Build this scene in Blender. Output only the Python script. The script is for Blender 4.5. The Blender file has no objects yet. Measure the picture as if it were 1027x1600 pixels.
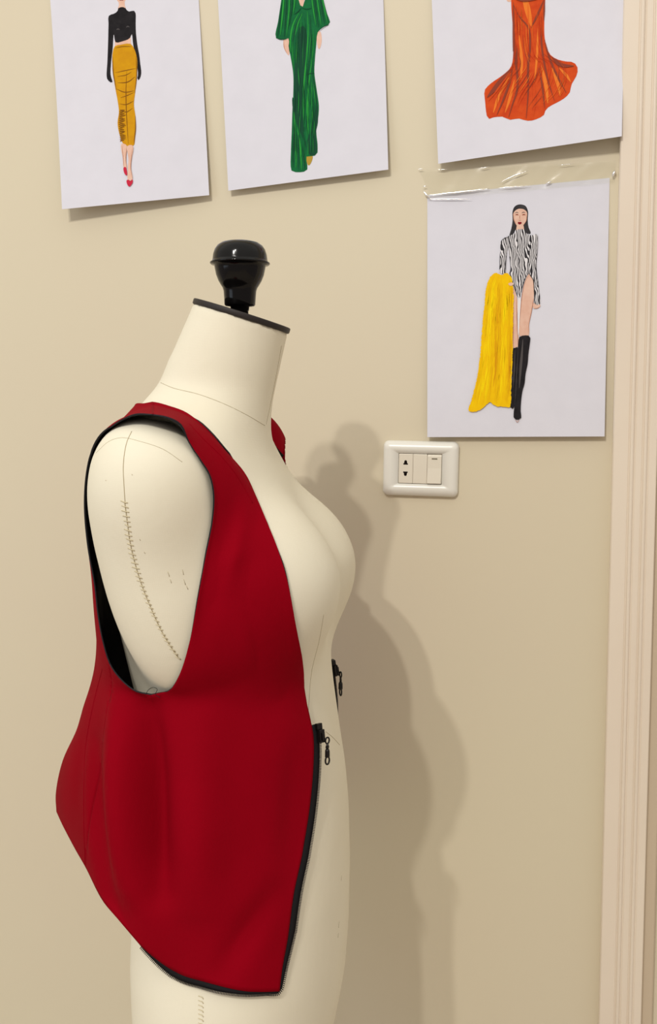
import bpy, bmesh, math, random
import numpy as np
from mathutils import Vector, Matrix
from mathutils.bvhtree import BVHTree
from mathutils.geometry import tessellate_polygon

random.seed(7)
rng = np.random.default_rng(7)
SC = bpy.context.scene
COL = SC.collection
V = Vector

# ------------------------------------------------------------------ camera model
F, CX, CY = 1650.0, 513.5, 800.0
HEAD, PITCH = math.radians(12.0), math.radians(5.2)
CAM = V((0.0, -1.241, 1.30))
RIGHT = V((math.cos(HEAD), math.sin(HEAD), 0))
FH = V((-math.sin(HEAD), math.cos(HEAD), 0))
FWD = FH * math.cos(PITCH) - V((0, 0, 1)) * math.sin(PITCH)
UP = RIGHT.cross(FWD)


def ray(px, py):
    return (FWD + RIGHT * ((px - CX) / F) - UP * ((py - CY) / F)).normalized()


def on_plane(px, py, p0, n):
    d = ray(px, py)
    return CAM + d * ((p0 - CAM).dot(n) / d.dot(n))


def on_wall(px, py, off=0.0):
    return on_plane(px, py, V((0, -off, 0)), V((0, 1, 0)))


def proj(p):
    q = p - CAM
    d = q.dot(FWD)
    return CX + F * q.dot(RIGHT) / d, CY - F * q.dot(UP) / d


cam_data = bpy.data.cameras.new('camera')
cam_data.sensor_fit = 'VERTICAL'
cam_data.sensor_height = 36.0
cam_data.lens = F / 1600.0 * 36.0
cam_data.clip_start = 0.02
cam = bpy.data.objects.new('camera', cam_data)
COL.objects.link(cam)
m = Matrix((RIGHT, UP, -FWD)).transposed().to_4x4()
m.translation = CAM
cam.matrix_world = m
SC.camera = cam


# ------------------------------------------------------------------ materials
def srgb(r, g, b):
    f = lambda c: (c / 255) / 12.92 if c <= 10.3 else ((c / 255 + 0.055) / 1.055) ** 2.4
    return (f(r), f(g), f(b), 1.0)


def mat(name, col, rough=0.6, spec=0.3, noise=None, bump=None, weave=None, sheen=0.0, metal=0.0, coat=0.0):
    """noise = (scale, second colour, amount); bump = (scale, strength); weave = (scale, strength)"""
    mt = bpy.data.materials.new(name)
    mt.use_nodes = True
    nt = mt.node_tree
    b = nt.nodes['Principled BSDF']
    b.inputs['Base Color'].default_value = col
    b.inputs['Roughness'].default_value = rough
    b.inputs['Specular IOR Level'].default_value = spec
    b.inputs['Metallic'].default_value = metal
    b.inputs['Sheen Weight'].default_value = sheen
    b.inputs['Coat Weight'].default_value = coat
    tc = nt.nodes.new('ShaderNodeTexCoord')
    if noise:
        n = nt.nodes.new('ShaderNodeTexNoise')
        n.inputs['Scale'].default_value = noise[0]
        n.inputs['Detail'].default_value = 4
        nt.links.new(tc.outputs['Object'], n.inputs['Vector'])
        r = nt.nodes.new('ShaderNodeMapRange')
        r.inputs['From Min'].default_value = 0.35
        r.inputs['From Max'].default_value = 0.7
        r.inputs['To Max'].default_value = noise[2]
        nt.links.new(n.outputs['Fac'], r.inputs['Value'])
        mx = nt.nodes.new('ShaderNodeMix')
        mx.data_type = 'RGBA'
        mx.inputs['A'].default_value = col
        mx.inputs['B'].default_value = noise[1]
        nt.links.new(r.outputs['Result'], mx.inputs['Factor'])
        nt.links.new(mx.outputs['Result'], b.inputs['Base Color'])
    prev = None
    if bump:
        n = nt.nodes.new('ShaderNodeTexNoise')
        n.inputs['Scale'].default_value = bump[0]
        n.inputs['Detail'].default_value = 3
        nt.links.new(tc.outputs['Object'], n.inputs['Vector'])
        bp = nt.nodes.new('ShaderNodeBump')
        bp.inputs['Strength'].default_value = bump[1]
        bp.inputs['Distance'].default_value = 0.001
        nt.links.new(n.outputs['Fac'], bp.inputs['Height'])
        prev = bp
    if weave:
        w1 = nt.nodes.new('ShaderNodeTexWave')
        w1.bands_direction = 'Z'
        w2 = nt.nodes.new('ShaderNodeTexWave')
        w2.bands_direction = 'X'
        ad = nt.nodes.new('ShaderNodeMath')
        for w in (w1, w2):
            w.inputs['Scale'].default_value = weave[0]
            w.inputs['Distortion'].default_value = 1.0
            nt.links.new(tc.outputs['Object'], w.inputs['Vector'])
        nt.links.new(w1.outputs['Fac'], ad.inputs[0])
        nt.links.new(w2.outputs['Fac'], ad.inputs[1])
        bp2 = nt.nodes.new('ShaderNodeBump')
        bp2.inputs['Strength'].default_value = weave[1]
        bp2.inputs['Distance'].default_value = 0.0004
        nt.links.new(ad.outputs[0], bp2.inputs['Height'])
        if prev:
            nt.links.new(prev.outputs['Normal'], bp2.inputs['Normal'])
        prev = bp2
    if prev:
        nt.links.new(prev.outputs['Normal'], b.inputs['Normal'])
    return mt


M = {}
M['wall'] = mat('wall_paint', srgb(213, 204, 178), 0.5, 0.25, noise=(1.7, srgb(211, 198, 176), 0.6), bump=(90, 0.06))
M['trim'] = mat('trim_paint', srgb(228, 216, 198), 0.28, 0.45, noise=(6, srgb(219, 204, 186), 0.5), bump=(60, 0.04))
M['jamb'] = mat('jamb_paint', srgb(196, 180, 156), 0.5, 0.3, bump=(60, 0.05))
M['floor'] = mat('floor_tile', srgb(188, 174, 158), 0.4, 0.4, noise=(5, srgb(170, 156, 140), 0.6))
M['ceiling'] = mat('ceiling_paint', srgb(235, 230, 218), 0.8, 0.1, bump=(50, 0.05))
M['canvas'] = mat('form_canvas', srgb(229, 223, 202), 0.75, 0.2, noise=(9, srgb(221, 213, 189), 0.45), bump=(220, 0.10), weave=(420, 0.12))
M['seam'] = mat('form_seam_thread', srgb(170, 156, 124), 0.8, 0.1, bump=(200, 0.1))
M['stitch'] = mat('hand_stitch_thread', srgb(204, 193, 162), 0.8, 0.1, bump=(200, 0.1))
M['smudge'] = mat('scuff_mark', srgb(188, 178, 152), 0.8, 0.1, bump=(200, 0.1))
M['knob'] = mat('black_plastic', srgb(9, 8, 8), 0.13, 0.25, bump=(30, 0.03))
M['cap'] = mat('dark_cap_plastic', srgb(40, 34, 32), 0.55, 0.35, bump=(80, 0.08))
M['metal'] = mat('grey_metal', srgb(120, 118, 115), 0.3, 0.5, metal=1.0, bump=(60, 0.03))
M['red'] = mat('red_fabric', srgb(138, 0, 20), 0.8, 0.04, noise=(14, srgb(126, 0, 15), 0.5), bump=(260, 0.12), weave=(560, 0.15), sheen=0.0)
M['lining'] = mat('black_lining', srgb(11, 10, 18), 0.5, 0.3, bump=(120, 0.2), weave=(500, 0.2))
M['tape'] = mat('zipper_tape', srgb(14, 12, 16), 0.7, 0.25, bump=(200, 0.1), weave=(600, 0.3))
M['teeth'] = mat('zipper_teeth', srgb(34, 30, 30), 0.35, 0.5, bump=(100, 0.02))
M['slider'] = mat('slider_metal', srgb(30, 27, 25), 0.28, 0.6, metal=0.6, bump=(60, 0.03))
M['paper'] = mat('white_paper', srgb(216, 216, 225), 0.7, 0.2, noise=(40, srgb(210, 210, 219), 0.5), bump=(180, 0.07))
M['plate'] = mat('white_plastic', srgb(226, 224, 214), 0.28, 0.5, bump=(20, 0.02))
M['module'] = mat('module_plastic', srgb(222, 215, 198), 0.35, 0.45, bump=(20, 0.02))
M['gap'] = mat('dark_gap', srgb(96, 86, 68), 0.8, 0.1, bump=(20, 0.02))
M['hole'] = mat('socket_hole', srgb(20, 12, 10), 0.8, 0.1, bump=(20, 0.02))


def ink(name, rgb, rgb2=None, amt=0.6, scale=120):
    return mat(name, srgb(*rgb), 0.75, 0.15, noise=(scale, srgb(*(rgb2 or rgb)), amt))


# clear tape: thin clear film, mostly see-through with a gloss coat
def clear_film(name):
    mt = bpy.data.materials.new(name)
    mt.use_nodes = True
    nt = mt.node_tree
    out = nt.nodes['Material Output']
    nt.nodes.remove(nt.nodes['Principled BSDF'])
    tr = nt.nodes.new('ShaderNodeBsdfTransparent')
    tr.inputs['Color'].default_value = (0.99, 0.99, 0.97, 1)
    gl = nt.nodes.new('ShaderNodeBsdfGlossy')
    gl.inputs['Roughness'].default_value = 0.12
    fr = nt.nodes.new('ShaderNodeFresnel')
    fr.inputs['IOR'].default_value = 1.45
    tc = nt.nodes.new('ShaderNodeTexCoord')
    n = nt.nodes.new('ShaderNodeTexNoise')
    n.inputs['Scale'].default_value = 45
    nt.links.new(tc.outputs['Object'], n.inputs['Vector'])
    bp = nt.nodes.new('ShaderNodeBump')
    bp.inputs['Strength'].default_value = 0.35
    bp.inputs['Distance'].default_value = 0.002
    nt.links.new(n.outputs['Fac'], bp.inputs['Height'])
    nt.links.new(bp.outputs['Normal'], gl.inputs['Normal'])
    mx = nt.nodes.new('ShaderNodeMixShader')
    nt.nodes.remove(fr)
    mx.inputs['Fac'].default_value = 0.07
    nt.links.new(tr.outputs['BSDF'], mx.inputs[1])
    nt.links.new(gl.outputs['BSDF'], mx.inputs[2])
    nt.links.new(mx.outputs['Shader'], out.inputs['Surface'])
    return mt


M['film'] = clear_film('clear_tape_film')
M['crinkle_glint'] = mat('painted_tape_glint', srgb(252, 252, 250), 0.22, 0.8, bump=(300, 0.3), metal=0.85)  # bright metallic white stands in for lamp glints on the tape creases


# ------------------------------------------------------------------ mesh helpers
def link_mesh(name, verts, faces, mats, parent=None, smooth=True, mi=None, basis=None):
    """verts in the parent's own space when a parent is given (parents are unscaled)"""
    me = bpy.data.meshes.new(name)
    me.from_pydata([tuple(v) for v in verts], [], [tuple(int(i) for i in f) for f in faces])
    if not isinstance(mats, (list, tuple)):
        mats = [mats]
    for mm in mats:
        me.materials.append(mm)
    if mi is not None:
        me.polygons.foreach_set('material_index', np.array(mi, dtype=np.int32))
    if smooth:
        me.polygons.foreach_set('use_smooth', np.ones(len(me.polygons), dtype=bool))
    me.update()
    o = bpy.data.objects.new(name, me)
    COL.objects.link(o)
    if parent:
        o.parent = parent
    return o


def fix_normals(o):
    bm = bmesh.new()
    bm.from_mesh(o.data)
    bmesh.ops.recalc_face_normals(bm, faces=bm.faces)
    bm.to_mesh(o.data)
    bm.free()
    return o


def tag(o, label, cat, group=None):
    o['label'] = label
    o['category'] = cat
    if group:
        o['group'] = group
    return o


def struct(o):
    o['kind'] = 'structure'
    return o


class MB:
    def __init__(s):
        s.v, s.f, s.mi = [], [], []

    def add(s, verts, faces, k=0):
        n = len(s.v)
        s.v += [V(v) for v in verts]
        s.f += [tuple(i + n for i in f) for f in faces]
        s.mi += [k] * len(faces)

    def box(s, c, half, R=None, k=0):
        R = R or Matrix.Identity(3)
        vs = [V(c) + R @ V((half[0] * a, half[1] * b, half[2] * d)) for a in (-1, 1) for b in (-1, 1) for d in (-1, 1)]
        s.add(vs, [(0, 1, 3, 2), (4, 6, 7, 5), (0, 4, 5, 1), (2, 3, 7, 6), (0, 2, 6, 4), (1, 5, 7, 3)], k)

    def tube(s, pts, r, n=6, k=0, closed=False):
        pts = [V(p) for p in pts]
        m_ = len(pts)
        vs, fs = [], []
        pu = None
        for i, p in enumerate(pts):
            a = pts[(i - 1) % m_] if (i > 0 or closed) else p
            b = pts[(i + 1) % m_] if (i < m_ - 1 or closed) else p
            t = (b - a).normalized()
            u = pu - t * pu.dot(t) if pu is not None else t.orthogonal()
            u.normalize()
            pu = u
            w = t.cross(u)
            rr = r[i] if hasattr(r, '__len__') else r
            for j in range(n):
                an = 2 * math.pi * j / n
                vs.append(p + (u * math.cos(an) + w * math.sin(an)) * rr)
        for i in range(m_ if closed else m_ - 1):
            for j in range(n):
                a, b = i * n + j, i * n + (j + 1) % n
                c, d = ((i + 1) % m_) * n + (j + 1) % n, ((i + 1) % m_) * n + j
                fs.append((a, b, c, d))
        if not closed:
            fs.append(tuple(range(n))[::-1])
            fs.append(tuple(range((m_ - 1) * n, m_ * n)))
        s.add(vs, fs, k)

    def lathe(s, prof, c, axis=V((0, 0, 1)), n=48, k=0):
        axis = axis.normalized()
        u = axis.orthogonal().normalized()
        w = axis.cross(u)
        vs, fs = [], []
        for (r, z) in prof:
            for j in range(n):
                an = 2 * math.pi * j / n
                vs.append(V(c) + axis * z + (u * math.cos(an) + w * math.sin(an)) * max(r, 1e-5))
        for i in range(len(prof) - 1):
            for j in range(n):
                fs.append((i * n + j, i * n + (j + 1) % n, (i + 1) * n + (j + 1) % n, (i + 1) * n + j))
        fs.append(tuple(range(n))[::-1])
        fs.append(tuple(range((len(prof) - 1) * n, len(prof) * n)))
        s.add(vs, fs, k)

    def build(s, name, mats, parent=None, smooth=True):
        return fix_normals(link_mesh(name, s.v, s.f, mats, parent, smooth, s.mi))


def bevel(o, w, seg=2):
    md = o.modifiers.new('bevel', 'BEVEL')
    md.width = w
    md.segments = seg
    md.limit_method = 'ANGLE'
    return o


def spline(pts, n, closed=False):
    """arc-length resampled Catmull-Rom through the points (any dimension) -> n points"""
    P = np.array([tuple(p) for p in pts], float)
    if closed:
        Q = np.vstack([P[-1], P, P[0], P[1]])
    else:
        Q = np.vstack([2 * P[0] - P[1], P, 2 * P[-1] - P[-2]])
    out = []
    for i in range(1, len(Q) - 2):
        p0, p1, p2, p3 = Q[i - 1], Q[i], Q[i + 1], Q[i + 2]
        # centripetal knots keep the curve from overshooting
        d = lambda a, b: max(np.linalg.norm(b - a) ** 0.5, 1e-6)
        t0 = 0
        t1 = t0 + d(p0, p1)
        t2 = t1 + d(p1, p2)
        t3 = t2 + d(p2, p3)
        for t in np.linspace(t1, t2, 16, endpoint=False):
            a1 = (t1 - t) / (t1 - t0) * p0 + (t - t0) / (t1 - t0) * p1
            a2 = (t2 - t) / (t2 - t1) * p1 + (t - t1) / (t2 - t1) * p2
            a3 = (t3 - t) / (t3 - t2) * p2 + (t - t2) / (t3 - t2) * p3
            b1 = (t2 - t) / (t2 - t0) * a1 + (t - t0) / (t2 - t0) * a2
            b2 = (t3 - t) / (t3 - t1) * a2 + (t - t1) / (t3 - t1) * a3
            out.append((t2 - t) / (t2 - t1) * b1 + (t - t1) / (t2 - t1) * b2)
    out.append(P[0] if closed else P[-1])
    out = np.array(out)
    s = np.r_[0, np.cumsum(np.linalg.norm(np.diff(out, axis=0), axis=1))]
    t = np.linspace(0, s[-1], n)
    return np.stack([np.interp(t, s, out[:, k]) for k in range(P.shape[1])], 1)


# ------------------------------------------------------------------ the room
wx0, wx1, wz1 = -3.0, 2.2, 3.4
struct(link_mesh('wall_back', [(wx0, 0, 0), (0.42, 0, 0), (0.42, 0, wz1), (wx0, 0, wz1),
                               (wx0, 0.12, 0), (0.42, 0.12, 0), (0.42, 0.12, wz1), (wx0, 0.12, wz1)],
                 [(0, 1, 2, 3), (4, 7, 6, 5), (1, 5, 6, 2), (0, 3, 7, 4), (3, 2, 6, 7), (0, 4, 5, 1)], M['wall'], smooth=False))
struct(link_mesh('floor', [(wx0, -3.4, 0), (wx1, -3.4, 0), (wx1, 0.12, 0), (wx0, 0.12, 0)], [(0, 1, 2, 3)], M['floor'], smooth=False))

# moulded door casing at the right edge: one fluted profile swept from floor to head
xa = on_wall(975, 0, 0.016).x
prof = [(0, 0), (0, 14), (1.2, 16), (16.5, 16), (17.5, 15.3), (18.3, 15.3), (19.3, 17.6), (20.8, 18.2), (22.2, 17.6), (23.2, 15.2),
        (24, 15.2), (25, 16), (31, 16), (32, 15.3), (32.8, 15.3), (33.8, 17.6), (35.2, 18.2), (36.6, 17.6), (37.6, 15.2), (38.4, 15.2),
        (39.4, 16), (47, 16), (48, 14.5), (48, 0)]
pv = [(xa + x / 1000, -y / 1000) for x, y in prof]
n = len(pv)
vs = [(x, y, 0) for x, y in pv] + [(x, y, 2.12) for x, y in pv]
fs = [(i, (i + 1) % n, n + (i + 1) % n, n + i) for i in range(n)] + [tuple(range(n)), tuple(range(n, 2 * n))[::-1]]
struct(fix_normals(link_mesh('trim_1', vs, fs, M['trim'], smooth=False)))
mb = MB()
mb.box((xa + 0.048 + 0.006, 0.05, 1.04), (0.006, 0.058, 1.04))
mb.box((xa + 0.0545, 0.0065, 1.04), (0.0065, 0.0135, 1.04))
struct(mb.build('trim_2', M['jamb'], smooth=False))
mb = MB()
mb.box((xa + 0.061 + 0.35, 0.022, 1.03), (0.35, 0.018, 1.03))
door = struct(mb.build('door_1', M['trim'], smooth=False))
hp = on_plane(1012, 1535, V((0, 0.004, 0)), V((0, 1, 0)))
mb = MB()
mb.lathe([(0.0035, 0), (0.0032, 0.0012), (0.001, 0.0016)], (xa + 0.066, 0.004, hp.z), V((0, -1, 0)), 16)
mb.build('screw_head', M['jamb'], door)

# ------------------------------------------------------------------ dress form: frame
TH = math.radians(8.0)
A0 = CAM + (FWD + RIGHT * ((350 - CX) / F)) * 1.0
AX = V((A0.x, A0.y, 0))
EX = V((math.cos(HEAD - TH), math.sin(HEAD - TH), 0))
EY = V((-EX.y, EX.x, 0))
FM = Matrix((EX, EY, V((0, 0, 1)))).transposed().to_4x4()
FM.translation = AX
FI = FM.inverted()
CAML = FI @ CAM


def loc(px, py, yl=0.0):
    """the point of the pixel's ray on the form's plane local y = yl, in the form's own space"""
    p = on_plane(px, py, AX + EY * yl, EY)
    return FI @ p


def lray(px, py):
    return FI.to_3x3() @ ray(px, py)


def lproj(p):
    return proj(FM @ V(p))


form = bpy.data.objects.new('dress_form', None)
form.matrix_world = FM
COL.objects.link(form)
tag(form, 'cream canvas dress form torso with black neck knob, wearing the red vest', 'dress form')

# torso sections: image row at the form's axis -> front px, back px, half width in metres
SEC = [(585, 385, 300, .020), (608, 396, 256, .046), (630, 404, 226, .064), (655, 412, 198, .094), (680, 422, 176, .122), (705, 433, 164, .138), (740, 452, 156, .145),
       (780, 473, 154, .146), (840, 508, 158, .145), (880, 528, 165, .142), (920, 526, 174, .138), (960, 515, 185, .133), (1020, 516, 200, .124),
       (1060, 520, 210, .118), (1090, 524, 217, .114), (1140, 531, 224, .111), (1200, 540, 223, .117), (1260, 545, 217, .128),
       (1350, 547, 208, .145), (1450, 545, 203, .160), (1520, 540, 206, .166), (1600, 525, 220, .164), (1700, 500, 240, .152), (1760, 488, 255, .145)]
EXPO = 2.25
sec = []
for (py, fp, bp_, w) in SEC:
    z = loc(350, py).z
    f, b = loc(fp, py).x, loc(bp_, py).x
    for it in range(6):
        c, a = (f + b) / 2, (f - b) / 2
        t = np.linspace(0, 2 * math.pi, 120)
        xs = c + a * np.sign(np.cos(t)) * np.abs(np.cos(t)) ** (2 / EXPO)
        ys = w * np.sign(np.sin(t)) * np.abs(np.sin(t)) ** (2 / EXPO)
        pr = [lproj((x, y, z))[0] for x, y in zip(xs, ys)]
        f += (fp - max(pr)) / F
        b += (bp_ - min(pr)) / F
    sec.append((z, f, b, w))
sec = np.array(sec)[::-1]
zz = np.linspace(sec[0, 0], sec[-1, 0], 400)


def smooth_interp(col):
    y = np.interp(zz, sec[:, 0], sec[:, col])
    kz = np.hanning(23)
    kz /= kz.sum()
    return np.convolve(np.r_[[y[0]] * 11, y, [y[-1]] * 11], kz, 'valid')


Ff, Fb, Fw = smooth_interp(1), smooth_interp(2), smooth_interp(3)

# neck: cone from the tilted cap down into the shoulders
capc = loc(377, 497)
nax = V((math.sin(math.radians(17.5)), 0, math.cos(math.radians(17.5))))
RCAP = (loc(450, 519) - loc(304, 474)).length / 2 - 0.0012
NECKL = 0.115
RBASE = RCAP + 0.0120


def sd_ellip(P, c, r, R=None):
    q = P - np.array(c)
    if R is not None:
        q = q @ np.array(R)
    r = np.array(r)
    k0 = np.sqrt(((q / r) ** 2).sum(-1))
    k1 = np.sqrt(((q / r ** 2) ** 2).sum(-1)) + 1e-9
    return k0 * (k0 - 1) / k1


def smin(a, b, k):
    h = np.clip(0.5 + 0.5 * (b - a) / k, 0, 1)
    return b * (1 - h) + a * h - k * h * (1 - h)


ZB, ZT = sec[0, 0], capc.z + 0.03
h = 0.0045
gx = np.arange(-0.20, 0.20, h)
gy = np.arange(0, 0.235, h)       # the form is symmetric: half the grid is enough
gy = np.r_[-gy[:0:-1], gy]
gz = np.arange(ZB - 3 * h, ZT, h)
X, Y, Z = np.meshgrid(gx, gy, gz, indexing='ij')
P = np.stack([X, Y, Z], -1)
f_, b_, w_ = np.interp(Z, zz, Ff), np.interp(Z, zz, Fb), np.interp(Z, zz, Fw)
c_, a_ = (f_ + b_) / 2, (f_ - b_) / 2
rho = ((np.abs((X - c_) / a_) ** EXPO + np.abs(Y / w_) ** EXPO) + 1e-9) ** (1 / EXPO)
sd = (rho - 1) * np.minimum(a_, w_)
sd = np.maximum(sd, (Z - sec[-1, 0]))
# shoulder / arm plugs
PLUG = []
for s in (-1, 1):
    c1 = loc(235, 764, -0.145)
    R1 = Matrix.Rotation(math.radians(-14), 3, 'Y')
    sd = smin(sd, sd_ellip(P, (c1.x, s * 0.138, c1.z), (0.0430, 0.038, 0.050), None), 0.030)
    c2 = loc(238, 866, -0.13)
    R2 = Matrix.Rotation(math.radians(-10), 3, 'Y')
    sd = smin(sd, sd_ellip(P, (c2.x, s * 0.122, c2.z), (0.0445, 0.036, 0.108), R2), 0.030)
# bust
bf = loc(551, 876, 0.07)
for s in (-1, 1):
    sd = smin(sd, sd_ellip(P, (bf.x - 0.056, s * 0.068, bf.z - 0.006), (0.055, 0.060, 0.062), None), 0.042)
# neck
q = P - np.array(capc)
nax2 = V((math.sin(math.radians(19.0)), 0, math.cos(math.radians(19.0))))
q2 = q
tt = -(q @ np.array(nax2))
tcap = -(q @ np.array(nax))
rad = np.sqrt(np.maximum((q ** 2).sum(-1) - tt ** 2, 0))
rn = RCAP + (RBASE - RCAP) * np.clip(tt / NECKL, 0, 1.3)
sdn = np.maximum((rad - rn) * 0.98, tt - NECKL * 1.25)
sd = smin(sd, sdn, 0.020)
sd = np.maximum(sd, -(tcap + 0.002))     # cut flat under the cap
sd = np.maximum(sd, ZB - Z)


def surface_nets(S):
    nx, ny, nz = S.shape
    ins = S < 0
    cs = sum(ins[i:nx - 1 + i, j:ny - 1 + j, k:nz - 1 + k].astype(int) for i in (0, 1) for j in (0, 1) for k in (0, 1))
    act = (cs > 0) & (cs < 8)
    idx = -np.ones(act.shape, int)
    cells = np.argwhere(act)
    idx[act] = np.arange(len(cells))
    acc = np.zeros((len(cells), 3))
    cnt = np.zeros(len(cells))
    corners = [(i, j, k) for i in (0, 1) for j in (0, 1) for k in (0, 1)]
    for a in range(8):
        for b in range(a + 1, 8):
            d = [corners[b][q_] - corners[a][q_] for q_ in range(3)]
            if sum(map(abs, d)) != 1:
                continue
            ia = cells + np.array(corners[a])
            ib = cells + np.array(corners[b])
            va, vb = S[tuple(ia.T)], S[tuple(ib.T)]
            m_ = (va < 0) != (vb < 0)
            t = np.where(m_, va / (va - vb + 1e-12), 0)
            acc[m_] += (ia + (ib - ia) * t[:, None])[m_]
            cnt[m_] += 1
    vs_ = acc / cnt[:, None]
    faces = []
    for ax in range(3):
        sl0 = [slice(1, -1)] * 3
        sl0[ax] = slice(0, -1)
        sl1 = [slice(1, -1)] * 3
        sl1[ax] = slice(1, None)
        A_, B_ = ins[tuple(sl0)], ins[tuple(sl1)]
        off = np.array([1, 1, 1])
        off[ax] = 0
        e = np.argwhere(A_ != B_) + off
        u, w = [(1, 2), (2, 0), (0, 1)][ax]
        du = np.zeros(3, int)
        du[u] = 1
        dw = np.zeros(3, int)
        dw[w] = 1
        q_ = np.stack([idx[tuple((e - du - dw).T)], idx[tuple((e - dw).T)], idx[tuple(e.T)], idx[tuple((e - du).T)]], 1)
        fl = ~ins[tuple(e.T)]
        q_[fl] = q_[fl][:, ::-1]
        faces.append(q_[(q_ >= 0).all(1)])
    return vs_, np.vstack(faces)


nv_, nf_ = surface_nets(sd)
nv_ = nv_ * h + np.array([gx[0], gy[0], gz[0]])


def laplace(vs, edges, iters, lam=0.5, mu=-0.52, pin=None):
    deg = np.zeros(len(vs))
    np.add.at(deg, edges[:, 0], 1)
    np.add.at(deg, edges[:, 1], 1)
    for it in range(iters):
        for l_ in ((lam, mu) if mu else (lam,)):
            acc = np.zeros_like(vs)
            np.add.at(acc, edges[:, 0], vs[edges[:, 1]])
            np.add.at(acc, edges[:, 1], vs[edges[:, 0]])
            d = acc / deg[:, None] - vs
            if pin is not None:
                d[pin] = 0
            vs = vs + l_ * d
    return vs


def edges_of(faces):
    e = np.vstack([np.stack([faces[:, i], faces[:, (i + 1) % faces.shape[1]]], 1) for i in range(faces.shape[1])])
    e = np.unique(np.sort(e, 1), axis=0)
    return e


nv_ = laplace(nv_, edges_of(nf_), 6)
body = fix_normals(link_mesh('torso', nv_, nf_, M['canvas'], form))
BV = BVHTree.FromPolygons([tuple(v) for v in nv_], [tuple(f) for f in nf_])
bm_ = body.data


def body_hit(px, py, off=0.0):
    d = lray(px, py)
    p, nn, i, dist = BV.ray_cast(CAML, d)
    if p is None:
        return None
    if nn.dot(d) > 0:
        nn = -nn
    return p + nn * off


def body_near(p, off):
    """push p out of the body to at least off"""
    q, nn, i, dist = BV.find_nearest(V(p))
    # orient outward: away from the local axis in most places, so trust the face winding checked below
    nn = nn * NSIGN
    d = (V(p) - q).dot(nn)
    sgn = d if abs(d) > 0.7 * dist else (dist if d >= 0 else -dist)
    if sgn < off:
        return q + nn * off
    return V(p)


_q, _n, _i, _d = BV.find_nearest(V((0.0, -0.5, loc(350, 1400).z)))
NSIGN = 1.0 if _n.y < 0 else -1.0

# cap, collar, knob
mb = MB()
RC = RCAP + 0.0016
mb.lathe([(RC - .001, -0.001), (RC, 0), (RC, 0.0038), (RC - .0006, 0.0045), (RC - 0.003, 0.0046)], capc, nax, 64)
cap_o = mb.build('neck_cap', M['cap'], form)
bevel(cap_o, 0.0004, 1)
kb = loc(375, 488)
zk = lambda py: (loc(375, py).z - kb.z)
s_ = 1.0 / F
kr = lambda r: r * s_ * 1.0
mb = MB()
kp = [(13, 494), (13, 486), (14, 485), (14.5, 479), (22, 478), (23.5, 476.5), (24.2, 466), (25, 455), (26.5, 450), (29, 446), (33, 439), (36.5, 430), (38.5, 420),
      (39.3, 415), (44.5, 413.5), (45.8, 412), (45.6, 410.5), (42.5, 408.5), (42, 406), (41, 398), (38.5, 390), (34.5, 384), (28, 379.5), (20, 377.4), (10, 376.6), (1, 376.4)]
mb.lathe([(kr(r), zk(y)) for r, y in kp], kb, V((0.01, 0, 1)), 64)
mb.build('neck_knob', M['knob'], form)
# the stand below the frame
mb = MB()
mb.lathe([(0.016, 0.03), (0.016, ZB + 0.02)], (0.0, 0, 0), V((0, 0, 1)), 24)
mb.build('stand_pole', M['metal'], form)
mb = MB()
mb.lathe([(0.15, 0), (0.155, 0.006), (0.15, 0.014), (0.06, 0.022), (0.022, 0.035), (0.018, 0.06)], (0, 0, 0), V((0, 0, 1)), 48)
mb.build('stand_base', M['knob'], form)


# seams on the canvas, laid on the surface
def on_body_line(pts, n, off):
    out = []
    for x, y in spline(pts, n):
        p = body_hit(x, y, off)
        if p is not None:
            out.append(p)
    return out


def seam(name, pts, r=0.00035, n=40, m_='seam'):
    q_ = on_body_line(pts, n, r * 0.2)
    mb = MB()
    mb.tube(q_, r, 5)
    return mb.build(name, M[m_], form)


seam('neck_seam', [(247, 596), (270, 606), (310, 616), (350, 631), (385, 648), (414, 665)], 0.00022)
seam('front_neck_seam', [(440, 540), (432, 585), (421, 640), (416, 663)], 0.0002)
seam('shoulder_seam', [(206, 674), (198, 692), (193, 725), (194, 760), (196, 792)], 0.0003)
seam('armhole_seam', [(150, 708), (170, 690), (190, 684), (220, 690), (255, 702), (285, 722)], 0.00018)
seam('waist_seam', [(509, 1143), (520, 1152), (531, 1164)], 0.0002, 14)
seam('princess_seam', [(506, 960), (499, 1000), (487, 1050), (482, 1110)], 0.00018)
st = [(195, 785), (199, 815), (203, 845), (211, 880), (222, 915), (236, 950), (252, 985), (268, 1012), (279, 1028)]
seam('side_seam', st, 0.0004, 60)
mb = MB()
for i, (x, y) in enumerate(spline(st, 36)):
    w = 5.5 if i < 18 else 4.0
    a = body_hit(x - w + random.uniform(-1.5, 1), y - 2 + random.uniform(-1, 1), 0.0001)
    b = body_hit(x + 0.2 * w, y + random.uniform(-0.5, 0.5), 0.0005)
    c = body_hit(x + w * 0.9, y + 1.5 + random.uniform(-1, 1), 0.0001)
    if a and b and c:
        mb.tube([a, b, c], 0.00045, 5)
mb.build('hand_stitching', M['stitch'], form)
mb = MB()
for i, y in enumerate(range(1556, 1600, 7)):
    a, b = body_hit(310, y, 0.0001), body_hit(316, y + 2, 0.0003)
    c = body_hit(318, y + 5, 0.0001)
    if a and b and c:
        mb.tube([a, b, c], 0.0004, 5)
mb.build('lower_side_stitching', M['stitch'], form)
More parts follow.
